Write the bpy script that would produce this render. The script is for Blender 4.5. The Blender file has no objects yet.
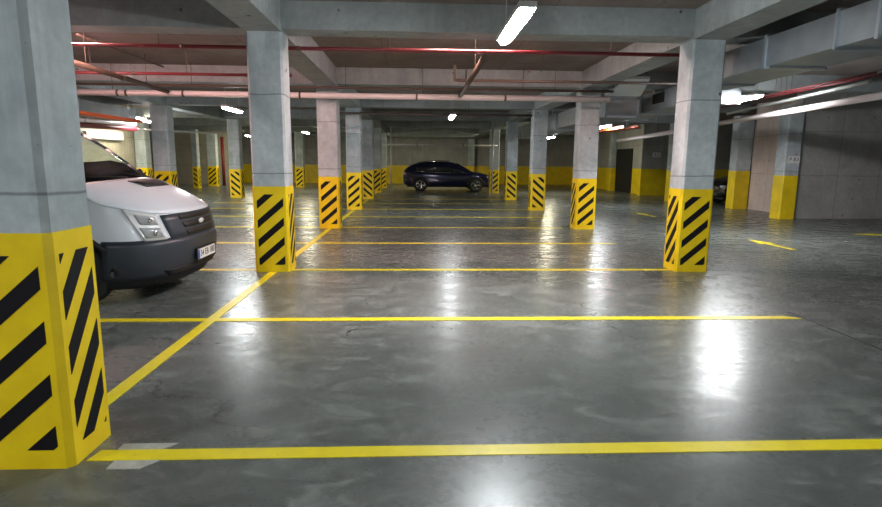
import bpy, bmesh, math, random
from mathutils import Vector, Matrix
random.seed(7)
C = bpy.context.scene.collection
sc = bpy.context.scene

# ------------------------------------------------------------------ materials
def nmat(name):
    m = bpy.data.materials.new(name); m.use_nodes = True
    nt = m.node_tree; b = nt.nodes['Principled BSDF']
    return m, nt, b
def N(nt, t, **k):
    n = nt.nodes.new(t)
    for a, v in k.items():
        if a in n.inputs: n.inputs[a].default_value = v
        else: setattr(n, a, v)
    return n
def L(nt, a, b): nt.links.new(a, b)
def math_(nt, op, a, b=None, clamp=False):
    n = nt.nodes.new('ShaderNodeMath'); n.operation = op; n.use_clamp = clamp
    for i, v in enumerate((a, b)):
        if v is None: continue
        if isinstance(v, (int, float)): n.inputs[i].default_value = v
        else: nt.links.new(v, n.inputs[i])
    return n.outputs[0]
def mix(nt, fac, a, b, mode='MIX'):
    n = nt.nodes.new('ShaderNodeMix'); n.data_type = 'RGBA'; n.blend_type = mode
    for i, v in ((0, fac), (6, a), (7, b)):
        if isinstance(v, (int, float)): n.inputs[i].default_value = v
        elif isinstance(v, tuple): n.inputs[i].default_value = (*v, 1) if len(v) == 3 else v
        else: nt.links.new(v, n.inputs[i])
    return n.outputs[2]
def noise(nt, co, scale, detail=4, rough=.55, dist=0.0):
    n = nt.nodes.new('ShaderNodeTexNoise')
    n.inputs['Scale'].default_value = scale; n.inputs['Detail'].default_value = detail
    n.inputs['Roughness'].default_value = rough; n.inputs['Distortion'].default_value = dist
    nt.links.new(co, n.inputs['Vector']); return n.outputs['Fac']
def ramp(nt, fac, lo, hi, a=0.0, b=1.0):
    n = nt.nodes.new('ShaderNodeMapRange'); n.inputs[1].default_value = lo; n.inputs[2].default_value = hi
    n.inputs[3].default_value = a; n.inputs[4].default_value = b; nt.links.new(fac, n.inputs[0]); return n.outputs[0]
def mapping(nt, co, s):
    n = nt.nodes.new('ShaderNodeMapping'); n.inputs['Scale'].default_value = s
    nt.links.new(co, n.inputs['Vector']); return n.outputs[0]

def plain(name, col, rough=.5, metal=0.0, spec=.5, vary=.0, scale=8, coat=0):
    m, nt, b = nmat(name)
    b.inputs['Roughness'].default_value = rough; b.inputs['Metallic'].default_value = metal
    b.inputs['Specular IOR Level'].default_value = spec; b.inputs['Coat Weight'].default_value = coat
    b.inputs['Base Color'].default_value = (*col, 1)
    if vary:
        g = nt.nodes.new('ShaderNodeNewGeometry')
        f = noise(nt, g.outputs['Position'], scale, 5)
        c = mix(nt, ramp(nt, f, .3, .7), tuple(x*(1-vary) for x in col), tuple(min(1, x*(1+vary)) for x in col))
        L(nt, c, b.inputs['Base Color'])
    return m

def concrete(name, c1, c2, joints=(), grid=None, holes=True, rough=.8, band=None):
    m, nt, b = nmat(name)
    g = nt.nodes.new('ShaderNodeNewGeometry'); P = g.outputs['Position']
    sx = nt.nodes.new('ShaderNodeSeparateXYZ'); L(nt, P, sx.inputs[0])
    f1 = noise(nt, P, 1.6, 6, .6, .4); f2 = noise(nt, P, 11, 6, .65)
    col = mix(nt, ramp(nt, f1, .32, .68), c1, c2)
    col = mix(nt, ramp(nt, f2, .35, .7, 0, .35), col, tuple(x*.62 for x in c1))
    streak = noise(nt, mapping(nt, P, (5, 5, .6)), 1.2, 4, .6)
    col = mix(nt, ramp(nt, streak, .55, .75, 0, .25), col, tuple(min(1, x*1.35) for x in c2))
    if holes:
        v = nt.nodes.new('ShaderNodeTexVoronoi'); v.inputs['Scale'].default_value = 2.6
        L(nt, P, v.inputs['Vector'])
        d = ramp(nt, v.outputs['Distance'], .045, .075, .8, 0)
        col = mix(nt, d, col, (.03, .032, .03))
        v2 = nt.nodes.new('ShaderNodeTexVoronoi'); v2.inputs['Scale'].default_value = 9
        L(nt, P, v2.inputs['Vector'])
        col = mix(nt, ramp(nt, v2.outputs['Distance'], .03, .07, .5, 0), col, (.06, .06, .055))
    wob = ramp(nt, noise(nt, P, 3, 3), 0, 1, -.02, .02)
    for z in joints:
        d = math_(nt, 'ABSOLUTE', math_(nt, 'SUBTRACT', math_(nt, 'ADD', sx.outputs[2], wob), z))
        col = mix(nt, ramp(nt, d, .003, .012, .55, 0), col, (.05, .05, .05))
    if grid:
        for ax, per, off in grid:
            a = math_(nt, 'ADD', sx.outputs[ax], off)
            d = math_(nt, 'PINGPONG', a, per/2)
            col = mix(nt, ramp(nt, d, .004, .016, .45, 0), col, tuple(x*.3 for x in c1))
    L(nt, col, b.inputs['Base Color'])
    b.inputs['Roughness'].default_value = rough; b.inputs['Specular IOR Level'].default_value = .25
    bp = nt.nodes.new('ShaderNodeBump'); bp.inputs['Strength'].default_value = .25; bp.inputs['Distance'].default_value = .01
    L(nt, noise(nt, P, 25, 6, .7), bp.inputs['Height']); L(nt, bp.outputs[0], b.inputs['Normal'])
    return m

M = {}
M['col'] = concrete('column_concrete', (.37, .42, .44), (.62, .68, .71), joints=(1.34, 2.36))
M['beam'] = concrete('beam_concrete', (.27, .30, .305), (.39, .425, .43))
M['slab'] = concrete('slab_concrete', (.20, .17, .16), (.29, .25, .235), grid=((0, 2.4, .6), (1, 2.4, .2)))
M['wall'] = concrete('wall_concrete', (.34, .34, .33), (.46, .46, .44), grid=((0, 1.22, .3), (1, 1.22, .5), (2, 1.22, .0)))
M['wallwarm'] = concrete('warm_wall_concrete', (.42, .39, .31), (.55, .51, .42), grid=((1, 1.3, .5), (2, 1.22, .0)))
M['yellow'] = plain('yellow_paint', (.95, .66, .004), .42, vary=.10, scale=5)
M['black'] = plain('black_paint', (.007, .006, .009), .6, spec=.25)
M['wall_pink_light'] = concrete('pink_lit_wall_concrete', (.50, .41, .36), (.64, .54, .48), grid=((1, 1.3, .5), (2, 1.22, .0)))  # pink light falling on the side wall, put into its concrete colour
M['wallyellow'] = plain('wall_yellow_paint', (.82, .60, .01), .45, vary=.12, scale=3)
M['pipe_red'] = plain('red_pipe_paint', (.17, .016, .022), .35)
M['pipe_brown'] = plain('dark_pipe', (.10, .065, .05), .5)
M['pipe_white'] = plain('white_pipe', (.92, .80, .80), .3)
M['pipe_grey'] = plain('grey_pipe', (.55, .56, .56), .35, .3)
M['galv'] = plain('galvanised_steel', (.42, .46, .50), .42, .75, vary=.15, scale=3)
M['dull'] = plain('dull_sheet_steel', (.30, .31, .32), .5, .3, vary=.15, scale=3)
M['hood'] = plain('pale_sheet_metal', (.80, .84, .86), .45)
M['flange'] = plain('duct_flange_steel', (.62, .68, .74), .3, .8)
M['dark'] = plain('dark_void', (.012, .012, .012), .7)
M['housing'] = plain('fixture_housing', (.6, .6, .6), .5)
M['sign'] = plain('sign_white', (.78, .78, .76), .5)
M['ink'] = plain('sign_ink', (.03, .03, .03), .6)
M['red_panel'] = plain('orange_red_tray', (.80, .12, .03), .45)
M['green'] = plain('green_duct_tape', (.05, .25, .08), .5)

def emit(name, col, s):
    m, nt, b = nmat(name)
    b.inputs['Base Color'].default_value = (.9, .9, .9, 1)
    b.inputs['Emission Color'].default_value = (*col, 1); b.inputs['Emission Strength'].default_value = s
    return m
M['lamp'] = emit('lamp_cool_white', (.93, .98, 1), 62)
M['added_lamp_pale_pink'] = emit('added_lamp_pale_pink', (1, .70, .64), 110)  # glow of the added lamp behind the middle beam
M['lamp_front'] = emit('lamp_front_white', (.93, .98, 1), 78)
M['lamp_dim'] = emit('lamp_small_white', (.95, .98, 1), 40)
M['lamp_bright'] = emit('lamp_bright_white', (.97, .99, 1), 100)
M['added_lamp_pink'] = emit('added_lamp_warm_pink', (1, .60, .55), 165)  # glow of the added lamp behind the van bay beam
M['lamp_warm'] = emit('lamp_warm_green', (1, .93, .66), 70)

# floor
def floor_mat():
    m, nt, b = nmat('polished_concrete_floor')
    g = nt.nodes.new('ShaderNodeNewGeometry'); P = g.outputs['Position']
    sx = nt.nodes.new('ShaderNodeSeparateXYZ'); L(nt, P, sx.inputs[0])
    f1 = noise(nt, P, .55, 7, .62, .6); f2 = noise(nt, mapping(nt, P, (1, 1.6, 1)), 2.6, 8, .68, 1.2); f3 = noise(nt, P, 18, 5, .6)
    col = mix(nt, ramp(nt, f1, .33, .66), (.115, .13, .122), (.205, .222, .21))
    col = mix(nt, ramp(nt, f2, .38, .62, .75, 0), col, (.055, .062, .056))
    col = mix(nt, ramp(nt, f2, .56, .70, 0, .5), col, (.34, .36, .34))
    col = mix(nt, ramp(nt, f3, .4, .75, 0, .25), col, (.10, .105, .10))
    # cracks
    wv = nt.nodes.new('ShaderNodeTexVoronoi'); wv.feature = 'DISTANCE_TO_EDGE'; wv.inputs['Scale'].default_value = .33
    dn = nt.nodes.new('ShaderNodeTexNoise'); dn.inputs['Scale'].default_value = 1.6; dn.inputs['Detail'].default_value = 7; L(nt, P, dn.inputs['Vector'])
    vm = nt.nodes.new('ShaderNodeVectorMath'); vm.operation = 'MULTIPLY_ADD'; L(nt, dn.outputs['Color'], vm.inputs[0]); vm.inputs[1].default_value = (.9, .9, .9); L(nt, P, vm.inputs[2])
    L(nt, vm.outputs[0], wv.inputs['Vector'])
    cr = ramp(nt, wv.outputs['Distance'], .0012, .0055, .85, 0)
    brk = ramp(nt, noise(nt, P, .8, 3), .45, .58)
    cr = math_(nt, 'MULTIPLY', cr, brk)
    col = mix(nt, cr, col, (.03, .032, .03))
    # saw-cut joints
    for ax, pos in ((0, 3.86), (0, -7.4)):
        d = math_(nt, 'ABSOLUTE', math_(nt, 'SUBTRACT', sx.outputs[ax], pos))
        col = mix(nt, ramp(nt, d, .007, .014, .9, 0), col, (.03, .03, .03))
    # oil spots
    v = nt.nodes.new('ShaderNodeTexVoronoi'); v.inputs['Scale'].default_value = .7
    vm2 = nt.nodes.new('ShaderNodeVectorMath'); vm2.operation = 'MULTIPLY_ADD'; L(nt, dn.outputs['Color'], vm2.inputs[0]); vm2.inputs[1].default_value = (.35, .35, .0); L(nt, P, vm2.inputs[2])
    L(nt, vm2.outputs[0], v.inputs['Vector'])
    col = mix(nt, ramp(nt, v.outputs['Distance'], .06, .17, .5, 0), col, (.05, .052, .05))
    L(nt, col, b.inputs['Base Color'])
    r = ramp(nt, f2, .35, .7, .34, .19)
    r2 = math_(nt, 'ADD', r, ramp(nt, f3, .3, .8, -.03, .06))
    L(nt, r2, b.inputs['Roughness'])
    b.inputs['Specular IOR Level'].default_value = .5
    bp = nt.nodes.new('ShaderNodeBump'); bp.inputs['Strength'].default_value = .05; bp.inputs['Distance'].default_value = .02
    h = math_(nt, 'ADD', noise(nt, P, 5, 8, .65, .5), math_(nt, 'MULTIPLY', cr, -.5))
    L(nt, h, bp.inputs['Height']); L(nt, bp.outputs[0], b.inputs['Normal'])
    return m
M['floor'] = floor_mat()

# worn yellow line paint
def line_mat():
    m, nt, b = nmat('yellow_line_paint')
    g = nt.nodes.new('ShaderNodeNewGeometry'); P = g.outputs['Position']
    f = noise(nt, P, 7, 8, .7, .5)
    col = mix(nt, ramp(nt, f, .3, .7), (.90, .76, .012), (.78, .62, .01))
    col = mix(nt, ramp(nt, noise(nt, P, 30, 5, .7), .62, .72, 0, .55), col, (.35, .3, .06))
    L(nt, col, b.inputs['Base Color']); b.inputs['Roughness'].default_value = .38
    return m
M['line'] = line_mat()
M['tape'] = plain('worn_grey_white_paint', (.42, .42, .38), .5, vary=.2, scale=20)

# vehicles
M['vwhite'] = plain('van_white_paint', (.78, .83, .90), .22, coat=.6)
M['vdark'] = plain('dark_grey_plastic', (.030, .037, .050), .42)
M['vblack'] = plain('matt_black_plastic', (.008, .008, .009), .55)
M['trimblack'] = plain('dull_black_trim', (.006, .006, .007), .9, spec=.08)
M['chrome'] = plain('chrome', (.75, .76, .78), .12, 1)
M['refl'] = plain('lamp_reflector', (.80, .82, .84), .25, .3)
M['lens'] = plain('clear_lens_grey', (.42, .44, .46), .08, .2)
M['tyre'] = plain('tyre_rubber', (.015, .015, .015), .75)
M['navy'] = plain('dark_navy_car_paint', (.012, .015, .06), .14, .35, coat=.8)
M['blackpaint'] = plain('black_car_paint', (.008, .008, .009), .18, .2, coat=.8)
M['darkglass'] = plain('tinted_glass', (.02, .024, .026), .05)
M['tail'] = plain('tail_lamp', (.35, .22, .24), .2)
M['plateblue'] = plain('plate_blue', (.02, .08, .45), .4)
mg, ntg, bg = nmat('windscreen_glass')
bg.inputs['Base Color'].default_value = (.82, .90, .86, 1); bg.inputs['Roughness'].default_value = .0
bg.inputs['Transmission Weight'].default_value = 1; bg.inputs['IOR'].default_value = 1.02
M['glass'] = mg

# ------------------------------------------------------------------ mesh helpers
class MB:
    def __init__(s): s.v = []; s.f = []; s.m = []; s.sm = []
    def poly(s, pts, faces, mi=0, smooth=False):
        o = len(s.v); s.v += [tuple(p) for p in pts]
        for f in faces: s.f.append([o+i for i in f]); s.m.append(mi); s.sm.append(smooth)
        return s
    def box(s, x0, x1, y0, y1, z0, z1, mi=0):
        p = [(x0,y0,z0),(x1,y0,z0),(x1,y1,z0),(x0,y1,z0),(x0,y0,z1),(x1,y0,z1),(x1,y1,z1),(x0,y1,z1)]
        return s.poly(p, [(0,3,2,1),(4,5,6,7),(0,1,5,4),(1,2,6,5),(2,3,7,6),(3,0,4,7)], mi)
    def prism(s, outline, z0, z1, mi=0):
        n = len(outline)
        p = [(x,y,z0) for x,y in outline]+[(x,y,z1) for x,y in outline]
        return s.poly(p, [tuple(reversed(range(n))), tuple(range(n,2*n))]+[(i,(i+1)%n,n+(i+1)%n,n+i) for i in range(n)], mi)
    def tube(s, a, b, r, mi=0, n=14, r2=None, caps=True):
        a, b = Vector(a), Vector(b); d = (b-a).normalized()
        u = d.orthogonal().normalized(); w = d.cross(u); r2 = r if r2 is None else r2
        p = []
        for c, rr in ((a, r), (b, r2)):
            for i in range(n):
                t = 2*math.pi*i/n; p.append(c+u*math.cos(t)*rr+w*math.sin(t)*rr)
        s.poly(p, [(i,(i+1)%n,n+(i+1)%n,n+i) for i in range(n)], mi, True)
        if caps: 
            o = len(s.v)-2*n
            s.f += [[o+i for i in reversed(range(n))], [o+n+i for i in range(n)]]; s.m += [mi, mi]; s.sm += [False, False]
        return s
    def path(s, pts, r, mi=0, n=12):
        for a, b in zip(pts, pts[1:]): s.tube(a, b, r, mi, n)
        for p in pts[1:-1]: s.ball(p, r, mi)
        return s
    def ball(s, c, r, mi=0, n=10, k=6, sc=(1,1,1)):
        p = []; f = []
        for j in range(k+1):
            ph = math.pi*j/k
            for i in range(n):
                t = 2*math.pi*i/n
                p.append((c[0]+r*sc[0]*math.sin(ph)*math.cos(t), c[1]+r*sc[1]*math.sin(ph)*math.sin(t), c[2]+r*sc[2]*math.cos(ph)))
        for j in range(k):
            for i in range(n): f.append((j*n+i,(j+1)*n+i,(j+1)*n+(i+1)%n,j*n+(i+1)%n))
        return s.poly(p, f, mi, True)
    def grid(s, rows, mi=0, smooth=True, flip=False):
        n = len(rows[0]); p = [q for r in rows for q in r]; f = []
        for j in range(len(rows)-1):
            for i in range(n-1):
                q = (j*n+i, j*n+i+1, (j+1)*n+i+1, (j+1)*n+i)
                f.append(q[::-1] if flip else q)
        return s.poly(p, f, mi, smooth)
    def slab_of(s, rows, th, mi=0, smooth=True):
        """a surface patch given thickness along its local normals"""
        R = len(rows); n = len(rows[0]); V = [[Vector(q) for q in r] for r in rows]
        back = []
        for j in range(R):
            br = []
            for i in range(n):
                a = V[j][min(i+1,n-1)]-V[j][max(i-1,0)]; b = V[min(j+1,R-1)][i]-V[max(j-1,0)][i]
                nn = a.cross(b); nn = nn.normalized() if nn.length > 1e-9 else Vector((0,0,1))
                br.append(V[j][i]+nn*th)
            back.append(br)
        s.grid(V, mi, smooth); s.grid(back, mi, smooth, True)
        for A, B in ((V[0], back[0]), (V[-1], back[-1])): s.grid([A, B], mi, False)
        for c in (0, n-1): s.grid([[V[j][c] for j in range(R)], [back[j][c] for j in range(R)]], mi, False)
        return s
    def build(s, name, mats, parent=None, loc=None, fix=True):
        me = bpy.data.meshes.new(name)
        me.from_pydata([tuple(v) for v in s.v], [], s.f)
        if not isinstance(mats, (list, tuple)): mats = [mats]
        for m in mats: me.materials.append(m)
        for p, mi, sm in zip(me.polygons, s.m, s.sm): p.material_index = mi; p.use_smooth = sm
        if fix:
            bm = bmesh.new(); bm.from_mesh(me)
            bmesh.ops.remove_doubles(bm, verts=bm.verts, dist=1e-5)
            bmesh.ops.recalc_face_normals(bm, faces=bm.faces); bm.to_mesh(me); bm.free()
        me.update()
        o = bpy.data.objects.new(name, me); C.objects.link(o)
        if parent: o.parent = parent
        if loc: o.location = loc
        return o

def thing(name, label, cat, loc=(0,0,0), group=None, rz=0):
    o = bpy.data.objects.new(name, None); C.objects.link(o); o.empty_display_size = .1
    o.location = loc; o.rotation_euler = (0,0,rz); o['label'] = label; o['category'] = cat; o['kind'] = 'thing'
    if group: o['group'] = group
    return o
def tag(o, label, cat, group=None):
    o['label'] = label; o['category'] = cat; o['kind'] = 'thing'
    if group: o['group'] = group
    return o
def struct(o): o['kind'] = 'structure'; return o
def box_struct(name, b, m): return struct(MB().box(*b).build(name, m))
def copy_tree(o, parent=None):
    c = o.copy(); C.objects.link(c)
    if parent: c.parent = parent
    for ch in [x for x in bpy.data.objects if x.parent == o]: copy_tree(ch, c)
    return c

# ------------------------------------------------------------------ measures
PITCH = 5.057; ROW = 7.55; HB = 3.14; HS = 3.52; YT = 1.165
XL0, XL1 = -2.19, -1.73      # left column line
XR0, XR1 = 3.67, 4.13        # right column line
CD = .40
rowY = lambda k: ROW+PITCH*k

# ------------------------------------------------------------------ shell
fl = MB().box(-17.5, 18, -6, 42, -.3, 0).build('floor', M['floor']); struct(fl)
struct(MB().box(-17.5, 18, -6, 42, HS, HS+.3).build('ceiling', M['slab']))
box_struct('wall_back', (-17.5, 18, -6.3, -6, 0, HS), M['wall'])

def wall(name, b, m=None, ytop=None, faces='', mats=None):
    o = MB().box(*b).build(name, m or M['wall']); struct(o)
    if ytop:
        x0,x1,y0,y1 = b[:4]; e = .006; q = MB()
        if 'y' in faces: q.box(x0, x1, y0-e, y0, 0, ytop)
        if 'x' in faces: q.box(x0-e, x0, y0, y1, 0, ytop)
        if 'X' in faces: q.box(x1, x1+e, y0, y1, 0, ytop)
        struct(q.build('trim_yellow_paint', M['wallyellow'], o))
    return o
wall('wall_far', (-17.5, 18, 39.6, 39.9, 0, HS), None, 1.27, 'y')
wall('wall_left', (-12.5, -12.2, -6, 25.4, 0, HS), M['wallwarm'])
wall('wall_left_far', (-17.5, -17.2, 25.4, 39.6, 0, HS), M['wall'])
wall('wall_left_return', (-17.5, -12.2, 25.4, 25.7, 0, HS), M['wall'])
wall('wall_left_bright', (-16.8, -11.7, 35.4, 35.7, 0, HS), M['wallwarm'])
wall('wall_right_front', (10.66, 18, 15.30, 15.58, 0, HS))
wall('wall_right_side', (11.4, 11.65, 15.58, 18.6, 0, HS), M['wall_pink_light'])
wall('wall_right', (17.7, 18, -6, 15.3, 0, HS))
wall('wall_right_bay', (16.2, 16.5, 15.58, 26.6, 0, HS))
wall('wall_right_back', (10.85, 16.5, 26.6, 26.9, 0, HS), M['wall'], 1.28, 'yx')
wall('wall_right_far', (11.2, 11.5, 26.9, 39.6, 0, HS), M['wall'], 1.28, 'x')
# flat black panel, its colour stands in for the unlit doorway opening
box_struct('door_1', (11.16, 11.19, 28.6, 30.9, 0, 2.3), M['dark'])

# beams
for k in range(-1, 7):
    y = rowY(k)
    for i, (a, b) in enumerate(((-16.9, -8.11), (-7.59, XL0), (XL1, XR0), (XR1, 10.6))):
        if k == -1 and i == 0: pass
        box_struct('ceiling_beam', (a, b, y, y+CD, HB+.03, HS), M['beam'])
for (a, b) in ((XL0, XL1), (XR0, XR1), (-8.09, -7.61)):
    box_struct('ceiling_beam', (a, b, -5.9, 38.4, HB, HS), M['beam'])

# ------------------------------------------------------------------ columns
def octo(w, d, ch, e=0):
    a, b = -e, -e; c, dd = w+e, d+e
    return [(a+ch,b),(c-ch,b),(c,b+ch),(c,dd-ch),(c-ch,dd),(a+ch,dd),(a,dd-ch),(a,b+ch)]
def stripes(q, w, org, ux, outn, zt, direction, zlo=.10, zhi=1.06, mg=.055, pitch=.262, th=.108, slope=.86):
    """hazard stripes on a face: org face corner, ux along the face, outn outward"""
    def clip(poly, ax, val, keep_gt):
        out = []
        for i in range(len(poly)):
            a, b = poly[i], poly[(i+1) % len(poly)]
            ina = (a[ax] >= val) == keep_gt or a[ax] == val; inb = (b[ax] >= val) == keep_gt or b[ax] == val
            if ina: out.append(a)
            if ina != inb:
                t = (val-a[ax])/(b[ax]-a[ax]); out.append(tuple(a[j]+(b[j]-a[j])*t for j in (0,1)))
        return out
    org, ux, outn = Vector(org), Vector(ux), Vector(outn)
    for k in range(-1, 7):
        z = (.925 if slope < 1 else .80)-pitch*k
        p = [(0, z-th), (w, z-th+slope*w), (w, z+slope*w), (0, z)]
        for ax, v, g in ((0, mg, True), (0, w-mg, False), (1, zlo, True), (1, zhi, False)):
            if len(p) >= 3: p = clip(p, ax, v, g)
        if len(p) < 3: continue
        if direction < 0: p = [(w-a, b) for a, b in p]
        n = len(p)
        top = [org+ux*a+Vector((0,0,b))+outn*.0025 for a, b in p]; bot = [org+ux*a+Vector((0,0,b))-outn*.001 for a, b in p]
        q.poly(top+bot, [tuple(range(n)), tuple(reversed(range(n, 2*n)))]+[(i,(i+1)%n,n+(i+1)%n,n+i) for i in range(n)], 1)
def column(x0, y0, label, dirs=(1, 1), w=.46, d=CD, striped=True, group=None, h=HB, conduit=None, zt=YT):
    r = thing('concrete_column', label, 'column', (x0, y0, 0), group)
    MB().prism(octo(w, d, .028), 0, h).build('shaft', M['col'], r)
    q = MB(); q.prism(octo(w, d, .03, .006), 0, zt)
    if not striped: q.build('painted_base', M['wallyellow'], r)
    else:
        e = .006
        stripes(q, w, (0,-e,0), (1,0,0), (0,-1,0), zt, dirs[0])
        stripes(q, d, (w+e,0,0), (0,1,0), (1,0,0), zt, dirs[1], slope=1.4, th=.14, pitch=.275)
        stripes(q, d, (-e,d,0), (0,-1,0), (-1,0,0), zt, dirs[1], slope=1.4, th=.14, pitch=.275)
        stripes(q, w, (w,d+e,0), (-1,0,0), (0,1,0), zt, dirs[0])
        q.build('painted_base', [M['yellow'], M['black']], r)
    return r
left = [
 (0, 1, 'striped column standing beside the front bumper of the white van'),
 (1, 1, 'striped column with peach-lit shaft, second along the diagonal yellow line from the van'),
 (2, 1, 'striped column, next one behind the peach-lit column on the diagonal line'),
 (3, -1, 'striped column on the long line whose hazard stripes fall to the right'),
 (4, 1, 'small striped column far along the diagonal line, second before the blue car'),
 (5, 1, 'smallest striped column at the end of the diagonal line, next to the blue car'),
]
column(-2.150, 2.60, 'large striped column close to the camera, hiding the back of the white van', (1, 1), d=.36)
for k, dr, lb in left: column(XL0, rowY(k), lb, (dr, dr))
right = [
 (0, 1, 'tall striped column standing beside the brightest white floor glare'),
 (1, 1, 'striped column directly behind the tall one, with a lamp just past its shaft'),
 (2, -1, 'pink-lit striped column with stripes falling to the right, beyond the lamp column'),
 (3, -1, 'striped column with falling stripes, paired against the one by the car bonnet'),
 (4, 1, 'striped column with rising stripes touching the bonnet of the blue car in view'),
]
for k, dr, lb in right: column(XR0, rowY(k), lb, (dr, dr))
column(-8.10, rowY(2), 'striped column rising behind the bonnet of the white van', (1, 1), w=.5, d=.5)
column(-7.62, 23.2, 'grey striped column seen between the van bonnet and the bluish column', (-1, -1))
column(-6.95, 32.6, 'tiny striped column glimpsed between the bluish column and the peach-lit one', (1, 1))
column(-12.16, 31.0, 'slim pale striped column in the dark far corner beyond the van', (-1, -1), w=.3)
column(-12.3, 33.6, 'brightly lit striped column next to the red pipe in the far corner', (1, -1), w=.55)
column(-12.15, 24.9, 'striped column against the beige wall seen over the van bonnet', (1, 1), d=.5)
column(10.2, 15.12, 'concrete column with plain yellow base carrying the small white level sign', striped=False, w=.445, d=.44, zt=1.22)
column(10.86, 18.62, 'concrete column with plain yellow base beside the dark parked car', striped=False, w=.54, d=.42, zt=1.3)
column(10.32, 22.3, 'narrow bright plain yellow column half hidden by the tall striped column', striped=False, w=.30, zt=1.24)
column(3.62, 39.1, 'pale column on the far wall above the blue car bonnet', striped=False, zt=1.27)
column(10.88, 30.95, 'plain yellow based column beside the dark doorway opening', striped=False, w=.3, zt=1.28)

# ------------------------------------------------------------------ painted lines
def line(name, b, label, group=None):
    return tag(MB().box(*b).build(name, M['line']), label, 'floor marking', group)
h = .004
xs_end = {0: 6.9, 1: 3.83, 2: 3.66, 3: 3.83, 4: 3.45, 5: 3.78, 6: 3.65, 7: 3.8, 8: 3.65}
lbl = {
 0: 'broad yellow line crossing the whole front of the floor',
 1: 'yellow bay line ending free beside the bright floor glare',
 2: 'yellow bay line running between the bluish column and the tall striped column',
 3: 'thin yellow bay line just behind the tall striped column, ending free',
 4: 'thin yellow bay line level with the peach-lit column',
 5: 'thin pale bay line one past the peach-lit column',
 6: 'thin pale bay line level with the pink-lit striped column',
 7: 'thin faint bay line one past the pink-lit striped column',
 8: 'faint bay line closest to the parked blue car'}
for k in range(9):
    y = 2.712+2.53*k if k > 1 else (2.712, 5.2)[k]
    x0 = -1.66 if k == 0 else -7.3
    x1 = xs_end[k]; w2 = .052
    if k == 2: y = 7.70
    # angled ends
    if k and k % 2 == 0:
        o = MB().box(x0, XL0-.01, y-w2, y+w2, 0, h); o.box(XL1+.01, x1, y-w2, y+w2, 0, h)
    else: o = MB().prism([(x0, y-w2), (x1, y-w2), (x1-.12, y+w2), (x0, y+w2)], 0, h) if k else MB().prism([(x0, y-w2), (x1, y-w2), (x1, y+w2), (x0+.02, y+w2)], 0, h)
    ob = tag(o.build('bay_line', M['line']), lbl[k], 'floor marking')
    if k == 0:
        pz = .003
        MB().prism([(-1.56,2.765),(-1.33,2.765),(-1.27,2.83),(-1.56,2.83)],0,pz).build('worn_paint_patch', M['tape'], ob)
        MB().prism([(-1.52,2.58),(-1.36,2.58),(-1.29,2.659),(-1.52,2.659)],0,pz).build('worn_paint_patch', M['tape'], ob)
q = MB(); ys = [2.98]
for k in range(6): ys += [rowY(k)-.008, rowY(k)+CD+.008]
for a, b in zip(ys[::2], ys[1::2]): q.box(-2.00, -1.90, a, b, 0, .0055)
tag(q.build('aisle_line', M['line']), 'long yellow line linking the row of striped columns', 'floor marking')
def arrow(x, y, L_, rz, label):
    pts = [(-.05,-L_/2),(.05,-L_/2),(.05,L_*.05),(.16,L_*.05),(0,L_/2),(-.16,L_*.05),(-.05,L_*.05)]
    o = MB().prism(pts, 0, .004).build('floor_arrow', M['line']); o.location = (x,y,0); o.rotation_euler[2] = rz
    tag(o, label, 'floor marking')
arrow(6.80, 10.25, 1.35, .02, 'yellow arrow painted on the lane in front of the plain yellow based column')
arrow(6.9, 16.4, 1.3, .02, 'small distant yellow arrow on the lane beside the lamp column')
arrow(10.3, 11.75, 1.2, math.pi/2-.15, 'yellow arrow on the floor in front of the grey wall')

# ------------------------------------------------------------------ pipes
def pipe(name, pts, r, mat, label, clamps=(), hang=(), group=None, cat='pipe', clamp_r=1.25, cm=None):
    o = MB().path(pts, r, 0, 14).build(name, mat); tag(o, label, cat, group)
    a, b = Vector(pts[0]), Vector(pts[-1]); d = (b-a).normalized()
    for t in clamps:
        p = a.lerp(b, t); MB().tube(p-d*.02, p+d*.02, r*clamp_r).build('coupling', cm or M['pipe_brown'], o)
    for t in hang:
        p = a.lerp(b, t)
        MB().tube(p, (p.x, p.y, HS), .007, 0, 6).build('hanger_rod', M['pipe_brown'], o)
    return o
pipe('sprinkler_pipe', [(-11.5,8.2,3.06),(4.38,8.2,3.06)], .027, M['pipe_red'], 'thin dark red pipe just behind the nearest cross beam', (.52,.62), (.23,.29,.5,.70,.9))
pipe('sprinkler_pipe', [(-11.8,10.75,3.06),(-2.3,10.75,3.06)], .027, M['pipe_red'], 'thin bright red pipe above the pink pipe, on the van side', (.7,), (.35,.62,.8))
pipe('sprinkler_pipe', [(.72,10.8,3.30),(.72,10.8,3.03),(5.4,10.8,3.03)], .026, M['pipe_brown'], 'thin dark pipe with an upturned end hung over the middle bay', (.3,), (.12,.35))
pipe('sprinkler_pipe', [(-8.6,12.33,3.06),(4.3,12.33,3.06)], .028, M['pipe_brown'], 'thin dark pipe running just above the thick pink pipe', (.1,.5), (.3,.42,.55,.75,.9))
pp = pipe('main_pipe', [(-8.6,12.42,2.90),(4.25,12.42,2.90)], .062, M['pipe_white'], 'thick pinkish white pipe crossing the whole ceiling in front of the peach-lit column', (.178,.192,.284,.475,.67,.82), (.17,.45,.68,.85), clamp_r=1.12)
pipe('branch_pipe', [(-5.25,8.7,2.97),(-5.25,12.34,2.93)], .045, M['pipe_brown'], 'thick dark pipe running lengthwise above the van, joining the pink pipe', (.5,), (.2,.75))
pipe('branch_pipe', [(-5.33,9.4,3.44),(-5.33,12.4,3.44)], .018, M['pipe_brown'], 'very thin dark pipe close under the slab above the van', (), ())
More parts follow.
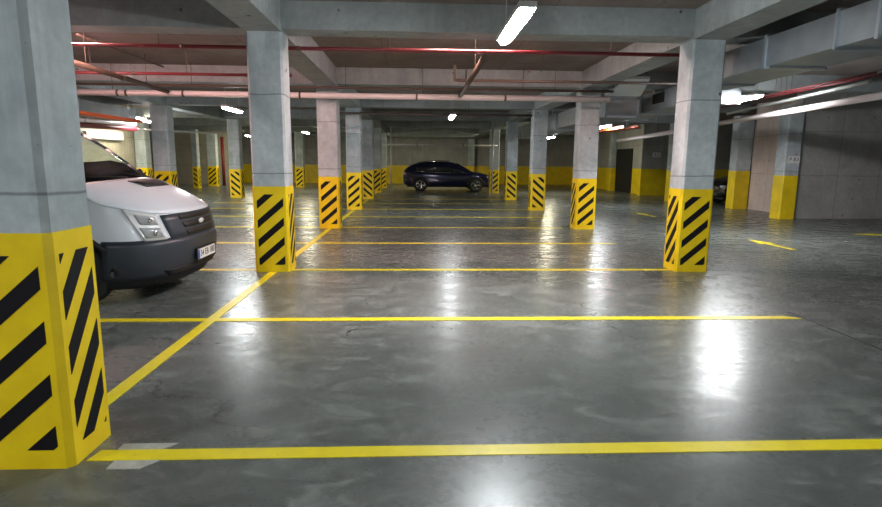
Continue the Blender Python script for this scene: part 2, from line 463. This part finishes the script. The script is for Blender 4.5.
pipe('branch_pipe', [(.95,8.0,2.95),(.95,12.34,2.93)], .045, M['pipe_brown'], 'brown pipe running lengthwise under the middle bay to the pink pipe', (.55,), (.3,.7))
pipe('main_pipe', [(-1.6,26.9,2.32),(3.9,26.9,2.32)], .04, M['pipe_grey'], 'low thin grey pipe spanning above the blue car', (.3,.7), (.42,.95))
pipe('conduit', [(-1.2,27.0,0),(-1.2,27.0,HB)], .035, M['pipe_grey'], 'upright pale conduit at the end of the column row left of the blue car')
pipe('conduit', [(3.60,26.4,0),(3.60,26.4,HB)], .035, M['pipe_grey'], 'upright pale conduit beside the column at the blue car bonnet')
pipe('main_pipe', [(-3.0,17.55,2.96),(3.6,17.55,2.96)], .035, M['pipe_brown'], 'dark pipe crossing in front of the second small ceiling lamp', (), (.3,.7))
pipe('main_pipe', [(8.35,15.7,2.62),(7.25,8.2,2.60),(7.05,6.5,2.6)], .06, M['pipe_white'], 'long bright white drain pipe sloping along the wall side of the ceiling', (.9,), (.985,), cm=M['pipe_grey'])
pipe('main_pipe', [(8.5,15.2,2.88),(7.6,9.3,2.9)], .035, M['pipe_grey'], 'thinner grey pipe strapped above the white drain pipe', (), ())
for i in range(4):
    pipe('cable_conduit', [(7.9+.11*i,14.9,3.02+.03*(i%2)),(7.6+.12*i,9.2,3.03+.03*(i%2))], .017, M['pipe_red'] if i % 2 == 0 else M['pipe_grey'], ['innermost red conduit of the bundle above the white drain pipe','grey conduit second in the bundle above the white drain pipe','outer red conduit third in the bundle above the white drain pipe','outermost grey conduit of the bundle above the white drain pipe'][i], group=None, hang=(.5,))
pipe('main_pipe', [(7.7,21.3,2.38),(8.1,17.2,2.52),(8.35,15.75,2.6)], .07, M['pipe_white'], 'white pipe length running under the orange tray towards the tall striped column', (), (.5,))
pipe('main_pipe', [(-8.9,12.8,2.50),(-8.95,18.45,2.62)], .07, M['pipe_white'], 'pale pipe under the dark duct above the van windscreen', (.5,), (.985,), cm=M['pipe_grey'])
pipe('main_pipe', [(-9.3,12.8,2.40),(-9.3,19.2,2.52)], .09, M['pipe_red'], 'thick red pipe under the dark duct above the van windscreen', (), (.97,))
pipe('main_pipe', [(-11.8,20.5,2.62),(-7.9,24.2,2.62)], .04, M['pipe_grey'], 'pale pipe crossing towards the grey striped column behind the van', (), (.5,))
pipe('drain_pipe', [(-11.6,34.3,0),(-11.6,34.3,2.9)], .09, M['pipe_red'], 'upright red pipe in the bright far corner beyond the van')

# ------------------------------------------------------------------ ducts
def duct(label, b, flanges=(), opening=None, ax=1, grille=None):
    x0,x1,y0,y1,z0,z1 = b
    q = MB().box(*b)
    o = q.build('air_duct', M['galv']); tag(o, label, 'duct')
    o.data.polygons  # keep flat
    for f in flanges:
        e = .03; g = MB()
        g.box(x0-e, x1+e, f-.02, f+.02, z0-e, z0); g.box(x0-e, x1+e, f-.02, f+.02, z1, min(z1+e, HS))
        g.box(x0-e, x0, f-.02, f+.02, z0, z1); g.box(x1, x1+e, f-.02, f+.02, z0, z1)
        g.build('flange', M['flange'], o)
    for f in (y0+.5, y1-.5):
        for xx in (x0-.012, x1+.012): MB().box(xx-.01, xx+.01, f-.012, f+.012, z0, HS).build('hanger_strap', M['flange'], o)
    if opening:
        MB().box(*opening).build('opening', M['dark'], o)
    return o
d1 = duct('large galvanised duct with bright flanges beside the tall striped column', (4.44, 5.22, 2.2, 9.4, 2.74, 3.10), (3.9, 5.40, 5.95, 7.17, 8.7))
MB().box(4.46, 5.20, 7.10, 7.22, 2.715, 2.74).build('joint_strip', M['flange'], d1)
# sloping hood and drop box past the second cross beam
t = thing('air_duct', 'stepped duct box with a bright sloping underside behind the tall striped column', 'duct', (0,0,0))
MB().poly([(4.5,12.15,3.30),(5.02,12.15,3.30),(5.18,13.0,3.04),(4.34,13.0,3.04),(4.5,12.15,3.36),(5.02,12.15,3.36),(5.18,13.0,3.12),(4.34,13.0,3.12)],
          [(0,1,2,3),(4,7,6,5),(0,4,5,1),(1,5,6,2),(2,6,7,3),(3,7,4,0)]).build('sloping_hood', M['hood'], t)
MB().box(4.38, 5.15, 13.02, 17.4, 2.58, 3.03).build('drop_box', M['dull'], t)
q = MB()
for z in (2.58, 3.0): q.box(4.35, 5.18, 12.99, 13.03, z-.02, z+.03)
for x in (4.36, 5.12): q.box(x, x+.04, 12.99, 13.03, 2.58, 3.03)
q.build('flange', M['flange'], t)
duct('boxy duct with a square black opening above the lane', (5.45, 6.35, 10.95, 15.6, 2.72, 3.13), (11.0, 13.6, 15.4), (5.44, 5.455, 12.35, 12.95, 2.86, 3.08))
duct('dark round-shouldered duct above the van windscreen catching a lamp highlight', (-9.6, -8.75, 11.4, 18.2, 2.70, 3.05), (12.8, 15.2))
duct('concrete-coloured duct between the two pink-lit columns', (4.55, 5.25, 18.3, 26.0, 2.60, 3.10), (18.5, 21, 24))
# white box on the beige wall
t = thing('wall_cabinet', 'long white wall box with a small dark window high on the beige wall', 'box', (-12.2, 19.6, 2.28))
MB().box(0, .18, 0, 4.2, 0, .34).build('body', M['sign'], t)
MB().box(.18, .19, 1.1, 1.6, .1, .24).build('dark_window', M['dark'], t)
# orange tray and green wrap near the second lane lamp
for b, lb in (((6.75, 7.25, 18.2, 21.0, 2.66), 'orange cable tray hanging next to the lane lamp'), ((-8.6, -8.25, 13.2, 17.55, 2.60), 'orange cable tray next to the lamp above the van')):
    x0, x1, y0, y1, z = b; q = MB()
    q.box(x0, x1, y0, y1, z, z+.01)
    q.box(x0, x0+.01, y0, y1, z+.01, z+.08); q.box(x1-.01, x1, y0, y1, z+.01, z+.08)
    o = tag(q.build('cable_tray', M['red_panel']), lb, 'cable tray')
    for yy in (y0+.4, y1-.4): MB().tube(((x0+x1)/2, yy, z+.01), ((x0+x1)/2, yy, HS), .008, 0, 6).build('hanger_rod', M['pipe_grey'], o)

# ------------------------------------------------------------------ lamps
def lamp(x, y, z, mat, label, L_=1.3, w=.15, rz=0, pend=True):
    t = thing('ceiling_lamp', label, 'lamp', (x, y, z), rz=rz)
    MB().box(-w/2, w/2, -L_/2, L_/2, .02, .07).build('housing', M['housing'], t)
    rows = []
    for j in range(9):
        yy = -L_/2+.01+(L_-.02)*j/8
        s_ = 1 if 0 < j < 8 else .75
        rows.append([(w/2*.95*s_*math.cos(math.pi*i/8), yy, .02-.055*s_*math.sin(math.pi*i/8)) for i in range(9)])
    q = MB().grid(rows); 
    q.poly(rows[0], [tuple(range(9))]); q.poly(rows[-1], [tuple(range(9))])
    q.poly([rows[0][0], rows[0][-1], rows[-1][-1], rows[-1][0]], [(0,1,2,3)])
    q.build('diffuser', mat, t)
    if pend:
        for s in (-.4, .4): MB().tube((0, s*L_, .07), (0, s*L_, HS-z), .006, 0, 6).build('suspension_rod', M['pipe_grey'], t)
    return t
lamp(.92, 5.45, 2.75, M['lamp_front'], 'large white tube lamp over the front of the middle bay')
lamp(1.0, 16.0, 2.75, M['lamp_dim'], 'small white lamp just under the pink pipe above the blue car', 1.2)
lamp(-4.6, 14.5, 2.75, M['lamp'], 'white tube lamp between the van column row and the bluish column')
lamp(6.5, 11.2, 2.79, M['lamp_bright'], 'dazzling white lamp beside the shaft of the tall striped column', 1.35)
lamp(6.42, 19.2, 2.75, M['lamp'], 'small bright lamp beside the orange cable tray')
lamp(-8.75, 19.15, 2.74, M['lamp_bright'], 'small glaring lamp at the top of the striped column behind the van', 1.2)
lamp(.92, -1.8, 2.6, M['lamp'], 'white tube lamp behind the viewpoint over the middle bay')
lamp(5.4, -1.0, 2.75, M['lamp_bright'], 'added white tube lamp over the lane behind the viewpoint')  # unseen, added to brighten the tall column and the right-hand pilasters
lamp(-4.6, 0.2, 2.75, M['lamp'], 'added white tube lamp out of view left of the viewpoint')  # unseen, added to light the near column and the van side
lamp(1.0, 8.26, 3.44, M['added_lamp_pale_pink'], 'added pale pinkish lamp hidden under the slab behind the cross beam of the middle bay', 1.2, pend=False, rz=math.pi/2)  # no known fixture, added for peach light on the middle columns
lamp(-5.3, 8.26, 3.44, M['added_lamp_pink'], 'added pinkish lamp hidden under the slab behind the cross beam over the van', pend=False, rz=math.pi/2)  # added out of sight to tint the van bay and its columns pink
lamp(6.6, 27.5, 2.75, M['lamp_warm'], 'warm lamp far down the lane past the orange tray')
lamp(1.0, 33.6, 3.4, M['lamp_warm'], 'warm lamp over the bay behind the blue car', pend=False)
lamp(-5.5, 28.5, 2.9, M['lamp_warm'], 'warm lamp over the far bays beyond the bluish column')
lamp(-9.6, 33.0, 2.9, M['lamp_warm'], 'warm lamp over the bright far corner')
lamp(-10.8, 22.6, 3.1, M['lamp_warm'], 'warm lamp in front of the beige wall behind the van')

# ------------------------------------------------------------------ signs
def text(s, size, loc, rot, mat, parent, name='lettering'):
    cu = bpy.data.curves.new(name, 'FONT'); cu.body = s; cu.size = size; cu.extrude = .001
    cu.align_x = 'CENTER'; cu.align_y = 'CENTER'; cu.materials.append(mat)
    tmp = bpy.data.objects.new(name+'_curve', cu); C.objects.link(tmp)
    me = bpy.data.meshes.new_from_object(tmp.evaluated_get(bpy.context.evaluated_depsgraph_get()))
    bpy.data.objects.remove(tmp); me.name = name
    o = bpy.data.objects.new(name, me); C.objects.link(o); o.parent = parent; o.location = loc; o.rotation_euler = rot
    return o
t = thing('level_sign', 'small white sign plate with dark letters on the plain yellow based column', 'sign', (10.45, 15.108, 1.66))
MB().box(-.17, .17, 0, .008, -.09, .09).build('plate', M['sign'], t)
text('P B3', .15, (0, -.003, 0), (math.pi/2, 0, 0), M['ink'], t)
t = thing('level_sign', 'faint pale sign plate above the yellow band of the lane end wall', 'sign', (11.55, 26.58, 1.95))
MB().box(-.2, .2, 0, .012, -.11, .11).build('plate', M['sign'], t)
text('B 3', .16, (0, -.003, 0), (math.pi/2, 0, 0), M['ink'], t)

# ------------------------------------------------------------------ wheels
def wheel(parent, loc, r=.33, w=.21, side=-1, spokes=5, rim=None):
    t = MB(); n = 32
    prof = [(r*.62, -w/2*.9), (r*.93, -w/2), (r, -w/2*.75), (r, w/2*.75), (r*.93, w/2), (r*.62, w/2*.9)]
    rows = [[(a*math.cos(2*math.pi*i/n), b, a*math.sin(2*math.pi*i/n)) for i in range(n+1)] for a, b in prof]
    t.grid(rows)
    o = t.build('wheel', M['tyre'], parent); o.location = loc
    q = MB()
    rr = r*.63; yo = side*w/2*.72
    rows = [[(a*math.cos(2*math.pi*i/n), b, a*math.sin(2*math.pi*i/n)) for i in range(n+1)] for a, b in ((rr, side*w/2*.92), (rr*.92, side*w/2*.92), (rr*.88, yo*.3), (.001, yo*.3))]
    q.grid(rows, 1)
    for k in range(spokes):
        a = 2*math.pi*k/spokes
        for da in (-.17, .17):
            q.tube((.03*math.cos(a), yo, .03*math.sin(a)), (rr*.95*math.cos(a+da), side*w/2*.86, rr*.95*math.sin(a+da)), .02, 0, 6)
    q.tube((0, yo*.5, 0), (0, yo*1.15, 0), .05, 0, 16)
    rows = [[(a*math.cos(2*math.pi*i/n), b, a*math.sin(2*math.pi*i/n)) for i in range(n+1)] for a, b in ((rr*1.02, side*w/2*.90), (rr*1.0, side*w/2*.98), (rr*.92, side*w/2*.94))]
    q.grid(rows, 0)
    q.build('rim', [rim or M['chrome'], M['vblack']], o)
    return o

# ------------------------------------------------------------------ van  (local: x forward = nose at 0, back is negative; y across; z up)
VX, VY = -2.49, 6.62
van = thing('van', 'white van with dark grey bumper parked nose out behind the large striped column', 'van', (VX, VY, 0))
HW = .965
def lerp(a, b, t): return a+(b-a)*t
def interp(tab, z):
    if z <= tab[0][0]: return tab[0][1]
    for (a, b), (c, d) in zip(tab, tab[1:]):
        if z <= c: t = (z-a)/(c-a); t = t*t*(3-2*t)*.3+t*.7; return b+(d-b)*t
    return tab[-1][1]
XF = [(.17, .17), (.30, .09), (.46, .05), (.60, .04), (.68, .05), (.95, .105), (1.3, .25)]
NEXP = 2.7; A = .62
def S(u, z, off=0.0):
    """van skin: u in [-1,1] runs from the camera side rear of the nose zone round the front; returns a point pushed out by off"""
    def P(u, z):
        xf = interp(XF, z); hw = HW-max(0, (.4-z))*.25-max(0, z-.75)*.10
        th = abs(u)*math.pi/2; sg = -1 if u < 0 else 1
        y = hw*math.sin(th)**(2/NEXP); x = -(xf+A*(1-max(0, math.cos(th))**(2/NEXP)))
        return Vector((x, sg*y, z))
    p = P(u, z)
    if off:
        e = .01
        a = P(min(1, u+e), z)-P(max(-1, u-e), z); b = P(u, z+e)-P(u, z-e)
        n = a.cross(b); n.normalize()
        if n.dot(Vector((1, 0, 0)) if abs(u) < .5 else Vector((0, u, 0))) < 0: n = -n
        p = p+n*off
    return p
def ztop(x):   # bonnet edge height as a function of distance behind the nose
    s = -x
    return interp([(.0, .90), (.17, .93), (.35, .975), (.6, 1.03), (.85, 1.12), (1.1, 1.21), (1.6, 1.25)], s)
def topz(u):
    z = .95
    for _ in range(8): z = ztop(S(u, z).x)
    return z
US = [(-1+2*i/64) for i in range(65)]
ZB = .66
# body skin between the belt and the bonnet edge
rows = []
for j in range(9):
    r = []
    for u in US:
        zt = topz(u); z = lerp(ZB-.02, zt, j/8); r.append(S(u, z))
    rows.append(r)
body = MB().grid(rows)
# sides behind the nose zone to the rear, both sides, with belt height
LEN = 4.85; XS = -(A+.30)
for sg in (-1, 1):
    side_rows = []
    st = [None, -1.05, -1.3, -1.6, -1.9, -2.3, -3.0, -3.8, -4.6, -4.8]
    for j in range(9):
        r = [S(sg, lerp(ZB-.02, topz(sg), j/8))]
        for x in st[1:]:
            zt = interp([(1.05, 1.19), (1.3, 1.23), (1.9, 1.26), (4.8, 1.26)], -x)
            z = lerp(ZB-.02, zt, j/8)
            r.append(Vector((x, sg*(HW-max(0, z-.75)*.10), z)))
        side_rows.append(r)
    body.grid(side_rows, flip=(sg > 0))
# cargo box, roof and rear
def ring(x, k=1.0):
    out = []
    for (y, z) in ((HW*.945, 1.26), (HW*.93, 1.6), (HW*.90, 1.95), (HW*.82, 2.10), (HW*.6, 2.17), (0, 2.19), (-HW*.6, 2.17), (-HW*.82, 2.10), (-HW*.90, 1.95), (-HW*.93, 1.6), (-HW*.945, 1.26)):
        out.append((x, y*k, 1.26+(z-1.26)*k))
    return out
body.grid([ring(-2.45), ring(-3.2), ring(-4.4), ring(-4.76, .995), ring(-4.81, .975)])
body.poly([(-4.8, -HW, .45), (-4.8, HW, .45), (-4.8, HW, 1.26), (-4.8, -HW, 1.26)], [(0,1,2,3)])
body.poly(ring(-4.81, .975), [tuple(range(11))])
body.poly(ring(-2.45), [tuple(range(11))])   # bulkhead
# cab roof from windscreen header to the bulkhead
hdr = [(-2.03+.10*(1-(abs(i-5)/5)**2), HW*.80*(i-5)/5, 1.94+.09*(1-(abs(i-5)/5)**2)) for i in range(11)]
mid = [(-2.2, HW*.83*(i-5)/5, 2.07+.09*(1-(abs(i-5)/5)**2)) for i in range(11)]
end = [(-2.46, HW*.84*(i-5)/5, 2.09+.10*(1-(abs(i-5)/5)**2)) for i in range(11)]
body.slab_of([hdr, mid, end], .02)
body.build('body', M['vwhite'], van)
# lower sides and floor; the black also stands in for shadow below the side
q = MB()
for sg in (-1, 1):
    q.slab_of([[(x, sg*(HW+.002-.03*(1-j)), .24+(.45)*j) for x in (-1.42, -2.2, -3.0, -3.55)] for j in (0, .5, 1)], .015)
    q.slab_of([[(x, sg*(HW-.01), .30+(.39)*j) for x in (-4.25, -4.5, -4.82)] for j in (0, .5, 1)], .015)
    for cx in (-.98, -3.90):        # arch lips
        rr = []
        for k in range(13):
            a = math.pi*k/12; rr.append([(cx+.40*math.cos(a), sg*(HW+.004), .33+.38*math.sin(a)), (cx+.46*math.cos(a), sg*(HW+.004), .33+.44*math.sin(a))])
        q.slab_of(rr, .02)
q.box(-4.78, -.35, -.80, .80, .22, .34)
q.build('sill_shade_cladding', M['vblack'], van)
# cab floor + dash
q = MB()
q.slab_of([[(-.82-.16*abs(y)-.02, y, 1.235+.03*(1-abs(y))) for y in (-.86,-.5,0,.5,.86)], [(-1.15, y, 1.33) for y in (-.86,-.5,0,.5,.86)], [(-1.50, y, 1.42) for y in (-.86,-.5,0,.5,.86)], [(-1.56, y, .9) for y in (-.86,-.5,0,.5,.86)]], .03)
q.box(-2.44, -.7, -.88, .88, .5, .56)
for yy in (-.45, .45):
    q.box(-2.15, -1.75, yy-.24, yy+.24, .56, .98); q.box(-2.25, -2.1, yy-.24, yy+.24, .9, 1.55)
    q.box(-2.24, -2.13, yy-.13, yy+.13, 1.58, 1.76)
q.build('cab_interior', M['trimblack'], van)
# front bumper
MB().slab_of([[S(u, lerp(.175, .30, j/3), .004+.01*j/3) for u in US] for j in range(4)], -.02).build('valance', M['vblack'], van)
us = [u for u in US]
rows = []
for j in range(9):
    z = lerp(.27, .672, j/8); bulge = .018+.012*math.sin(math.pi*j/8)
    rows.append([S(u, z, bulge) for u in us])
bp = MB().slab_of(rows, -.02)
rows2 = [[S(u, .672, .018) for u in us], [S(u, .69, -.01) for u in us]]
bp.grid(rows2)
for sg in (-1, 1):
    e = S(sg, .5); 
bump = bp.build('front_bumper', M['vdark'], van)
def patch(uz, off, th, nu=8, nv=4):
    """patch from 4 (u,z) corners: bottom-left, bottom-right, top-right, top-left"""
    (a, b, c, d) = uz; rows = []
    for j in range(nv+1):
        t = j/nv; r = []
        for i in range(nu+1):
            s = i/nu
            u = lerp(lerp(a[0], b[0], s), lerp(d[0], c[0], s), t); z = lerp(lerp(a[1], b[1], s), lerp(d[1], c[1], s), t)
            r.append(S(u, z, off))
        rows.append(r)
    return rows
def uy(y): return (2/math.pi)*math.asin(min(1, (abs(y)/HW))**(NEXP/2))*(1 if y > 0 else -1)
MB().slab_of(patch([(uy(-.66), .285), (uy(.66), .285), (uy(.72), .355), (uy(-.72), .355)], .034, -.012, 12), -.01).build('lower_intake', M['vblack'], bump)
for sg in (-1, 1):
    c = S(sg*.93, .36, .03); q = MB().tube(c, c+Vector((.01, sg*.012, 0)), .03, 0, 16); q.build('fog_lamp', M['vdark'], bump)
# grille panel
gz0, gz1 = .665, .925
q = MB().slab_of(patch([(uy(-.62), gz0), (uy(.62), gz0), (uy(.69), gz1), (uy(-.69), gz1)], .016, 0, 14), -.015)
grille = q.build('grille', M['vdark'], van)
for z0, z1, w0, w1 in ((.685, .735, .36, .38), (.765, .825, .39, .42), (.855, .905, .44, .47)):
    MB().slab_of(patch([(uy(-w0), z0), (uy(w0), z0), (uy(w1), z1), (uy(-w1), z1)], .021, 0, 12, 2), -.006).build('grille_slot', M['vblack'], grille)
c = S(0, .80, .034)
q = MB().ball(c, .075, 0, 20, 8, (.16, 1, .42)); badge = q.build('badge', M['refl'], grille)
# headlamps
for sg in (-1, 1):
    i0, i1 = .50*sg, .595*sg
    hb = [(uy(.67)*sg, .672), (uy(.865)*sg, .672), (.80*sg, topz(.80)-.004), (uy(.735)*sg, .945)]
    q = MB().slab_of(patch(hb, .014, 0, 10, 6), -.012 if sg > 0 else .012)
    hl = q.build('headlamp', M['refl'], van)
    def sub(s0, s1, t0, t1):
        (a, b, c_, d) = hb
        def at(s, t): return (lerp(lerp(a[0], b[0], s), lerp(d[0], c_[0], s), t), lerp(lerp(a[1], b[1], s), lerp(d[1], c_[1], s), t))
        return [at(s0, t0), at(s1, t0), at(s1, t1), at(s0, t1)]
    MB().slab_of(patch(sub(.12, .86, .10, .44), .020, 0, 8, 3), -.004 if sg > 0 else .004).build('lens', M['lens'], hl)
    MB().slab_of(patch(sub(.10, .74, .55, .88), .020, 0, 8, 3), -.004 if sg > 0 else .004).build('lens', M['lens'], hl)
    for (s0, t0) in ((.40, .26), (.32, .71)):
        (a,) = [sub(s0, s0+.1, t0, t0+.1)[0]]; c = S(a[0], a[1], .026); MB().ball(c, .032, 0, 14, 8, (.6, .8, 1)).build('bulb', M['chrome'], hl)
# bonnet
def cowl(y): return Vector((-.74-.30*(abs(y)/.9)**2.2, y, 1.275-.055*(abs(y)/.9)**2))
bu = [(-1+2*i/48) for i in range(49)]
rows = []
for j in range(15):
    t = j/14; r = []
    for u in bu:
        e = S(u, topz(u), .0); cw = cowl(e.y*.95)
        p = e.lerp(cw, t); p.z += .05*math.sin(math.pi*t)*max(0, 1-abs(e.y/.95)**3)+.012*(1-(1-min(1, t*6))**2)
        r.append(p)
    rows.append(r)
bon = MB().slab_of(rows, .012).build('bonnet', M['vwhite'], van)
# air scoop recess on the bonnet
def bonz(x, y):
    best = None
    for r in rows:
        for p in r:
            d = (p.x-x)**2+(p.y-y)**2
            if best is None or d < best[0]: best = (d, p.z)
    return best[1]
sc_rows = []
for j in range(4):
    x = -.64+.16*j/3+.0; half = lerp(.36, .30, j/3)
    r = []
    for i in range(9):
        y = half*(i-4)/4+.02; r.append((x-.05*(y/.4)**2, y, bonz(x-.05*(y/.4)**2, y)+.026))
    sc_rows.append(r)
MB().slab_of(sc_rows, .01).build('bonnet_scoop', M['vblack'], bon)
# windscreen
top = [Vector((p[0], p[1], p[2]+.0)) for p in hdr]
bot = [cowl(HW*.93*(i-5)/5)+Vector((-.02, 0, .0)) for i in range(11)]
rows = [[bot[i].lerp(top[i], t)+Vector((.05, 0, .06))*.5*math.sin(math.pi*t) for i in range(11)] for t in (0, .25, .5, .75, 1)]
MB().grid(rows).build('windscreen', M['glass'], van)
# pillars
for sg in (-1, 1):
    q = MB()
    ii = 0 if sg < 0 else 10
    pts = [r[ii] for r in rows]
    for a, b in zip(pts, pts[1:]): q.tube(a, b, .052, 0, 8)
    for p in pts: q.ball(p, .052)
    q.tube((-2.42, sg*HW*.94, 1.2), (-2.42, sg*HW*.83, 2.1), .05, 0, 8)
    q.tube(pts[-1], (-2.42, sg*HW*.83, 2.08), .04, 0, 8)
    q.build('cab_pillar', M['vdark'], van)
for sg in (-1, 1):
    y0, y1 = sg*HW*.935, sg*HW*.835
    MB().poly([(-1.2, y0, 1.22), (-2.4, y0, 1.24), (-2.4, y1, 2.05), (-1.95, y1, 2.03)], [(0,1,2,3)]).build('door_window', M['glass'], van)
    # mirror
    m_ = MB().ball((-1.22, sg*(HW+.10), 1.27), .09, 0, 12, 8, (.5, .9, 1.3)); m_.tube((-1.22, sg*(HW-.08), 1.22), (-1.22, sg*(HW+.06), 1.24), .025)
    m_.build('wing_mirror', M['vblack'], van)
for y in (-.12, .55):
    p0 = cowl(y)+Vector((-.04, 0, .03)); p1 = cowl(y-.55)+Vector((-.14, 0, .075))
    MB().tube(p0, p1, .011, 0, 6).build('wiper', M['vblack'], van)
# plate
cpl = S(0, .44, .036)
pl = MB().box(-.004, .012, -.26, .26, -.057, .057).build('licence_plate', M['sign'], van); pl.location = (cpl.x+.012, .0, .44)
MB().box(-.005, .010, -.29, .29, -.075, .075).build('plate_frame', M['vblack'], pl)
MB().box(.0122, .0135, -.26, -.215, -.055, .055).build('blue_band', M['plateblue'], pl)
text('34 EB 180', .105, (.0135, .02, 0), (math.pi/2, 0, math.pi/2), M['ink'], pl)
for x in (-.98, -3.90):
    for sg in (-1, 1): wheel(van, (x, sg*.855, .335), .335, .21, sg, 6, M['vdark'])

# ------------------------------------------------------------------ hatchback (local x forward, nose at +2.2)
def hatchback(name, label, loc, rz, paint):
    t = thing(name, label, 'car', loc, rz=rz)
    prof = [  # x, z bottom, z belt, z roof (None where no cabin), half width belt, half width roof
        (-2.20, .50, .80, .86, .62), (-2.16, .34, .98, 1.08, .76), (-2.02, .28, 1.02, 1.22, .84), (-1.80, .27, 1.02, 1.38, .88), (-1.45, .25, 1.0, 1.50, .90),
        (-1.0, .24, .98, 1.555, .91), (-.5, .24, .96, 1.575, .915), (.0, .24, .95, 1.56, .915), (.45, .24, .94, 1.47, .91), (.85, .24, .94, 1.25, .91), (1.12, .24, .93, 1.04, .91),
        (1.45, .24, .90, .99, .89), (1.8, .25, .84, .93, .85), (2.05, .28, .74, .82, .76), (2.18, .36, .60, .66, .60)]
    rows = []
    for x, zb, zbl, zr, w in prof:
        cab = zr-zbl; wr = w*(.80 if cab > .3 else .90 if cab > .15 else .86)
        rows.append([(x,0,zb),(x,w*.8,zb),(x,w*.97,zb+.10),(x,w*1.0,lerp(zb,zbl,.55)),(x,w*.985,zbl-.05),(x,w*.955,zbl),
                     (x,lerp(w*.95,wr,.55),lerp(zbl,zr,.55)),(x,wr,zr-.05*min(1,cab*2)),(x,wr*.75,zr),(x,0,zr+.01)])
    q = MB(); full = [[p for p in r]+[(p[0],-p[1],p[2]) for p in reversed(r[1:-1])]+[r[0]] for r in rows]
    q.grid(full); q.poly(full[0][:-1], [tuple(range(len(full[0])-1))]); q.poly(full[-1][:-1], [tuple(range(len(full[0])-1))])
    b = q.build('body', paint, t)
    md = b.modifiers.new('s', 'SUBSURF'); md.levels = 2; md.render_levels = 2
    # side glass
    for sg in (-1, 1):
        def sp(x, f):
            for a, c in zip(prof, prof[1:]):
                if a[0] <= x <= c[0]:
                    k = (x-a[0])/(c[0]-a[0]); zbl = lerp(a[2], c[2], k); zr = lerp(a[3], c[3], k); w = lerp(a[4], c[4], k); break
            return Vector((x, sg*(lerp(w*.955, w*.80, f)+.004), lerp(zbl+.03, zr-.09, f)))
        g = MB()
        for x0, x1 in ((-1.55, -.62), (-.56, .18), (.24, .78)):
            g.slab_of([[sp(lerp(x0, x1, i/6), f) for i in range(7)] for f in (0.02, .5, .92)], .01*sg)
        g.build('side_window', M['darkglass'], t)
        g = MB()
        for i in range(12):
            g.tube(sp(lerp(-1.6, .9, i/12), -.03), sp(lerp(-1.6, .9, (i+1)/12), -.03), .012, 0, 6)
        g.build('window_trim', M['chrome'], t)
        for x in (-1.35, 1.32):
            a_ = MB(); rr = []
            for k in range(15):
                an = math.pi*k/14; rr.append([(x+.36*math.cos(an), sg*.905, .33+.36*math.sin(an)), (x+.44*math.cos(an), sg*.885, .33+.43*math.sin(an))])
            a_.slab_of(rr, .03); a_.build('wheel_arch', M['vblack'], t)
            wheel(t, (x, sg*.83, .34), .34, .22, sg, 5)
        MB().ball((.72, sg*.99, 1.02), .1, 0, 12, 8, (.7, 1, .7)).build('wing_mirror', paint, t)
        MB().ball((-2.08, sg*.70, .90), .12, 0, 12, 8, (.9, 1.0, .8)).build('tail_lamp', M['tail'], t)
        MB().ball((2.0, sg*.68, .70), .11, 0, 12, 8, (1.3, 1, .5)).build('headlamp', M['lens'], t)
        MB().path([(-1.5, sg*.60, 1.49), (-1.0, sg*.60, 1.575), (-.5, sg*.60, 1.595), (.05, sg*.60, 1.575)], .015, 0, 8).build('roof_rail', M['vblack'], t)
    MB().slab_of([[(lerp(.42, 1.08, f), y*lerp(.66, .8, f), lerp(1.50, 1.045, f)+.012-.03*(y*y)) for y in (-1,-.5,0,.5,1)] for f in (0, .5, 1)], .01).build('windscreen', M['darkglass'], t)
    MB().box(-2.0, 2.0, -.7, .7, .22, .32).build('underbody', M['vblack'], t)
    q = MB().box(-2.235, -2.205, -.26, .26, .70, .81); q.build('licence_plate', M['sign'], t)
    return t
hc = hatchback('car', 'dark blue hatchback parked sideways at the far end of the aisle', (1.68, 29.9, 0), 0, M['navy']); hc.scale = (1.08, 1, 1)
hatchback('car', 'black car in the side bay behind the tall striped column', (13.4, 20.9, 0), math.pi, M['blackpaint'])

# ------------------------------------------------------------------ world, camera, view
w = bpy.data.worlds.new('World'); sc.world = w; w.use_nodes = True
w.node_tree.nodes['Background'].inputs[0].default_value = (.02, .022, .025, 1); w.node_tree.nodes['Background'].inputs[1].default_value = 1

pit, yaw, roll = .163, .0455, .0086
cy, sy, cp, sp_ = math.cos(yaw), math.sin(yaw), math.cos(pit), math.sin(pit)
fwd = Vector((sy*cp, cy*cp, -sp_)); r0 = Vector((cy, -sy, 0)); u0 = Vector((sy*sp_, cy*sp_, cp))
R = r0*math.cos(roll)+u0*math.sin(roll); U = u0*math.cos(roll)-r0*math.sin(roll)
mtx = Matrix(((R.x, U.x, -fwd.x, 0), (R.y, U.y, -fwd.y, 0), (R.z, U.z, -fwd.z, 1.5016), (0, 0, 0, 1)))
cam = bpy.data.cameras.new('camera'); co = bpy.data.objects.new('camera', cam); C.objects.link(co)
co.matrix_world = mtx; cam.sensor_width = 36; cam.lens = 553.93/882*36; cam.clip_start = .05
sc.camera = co
sc.view_settings.view_transform = 'Standard'; sc.view_settings.look = 'None'; sc.view_settings.gamma = 1
sc.view_settings.use_curve_mapping = False; sc.view_settings.exposure = 1.6
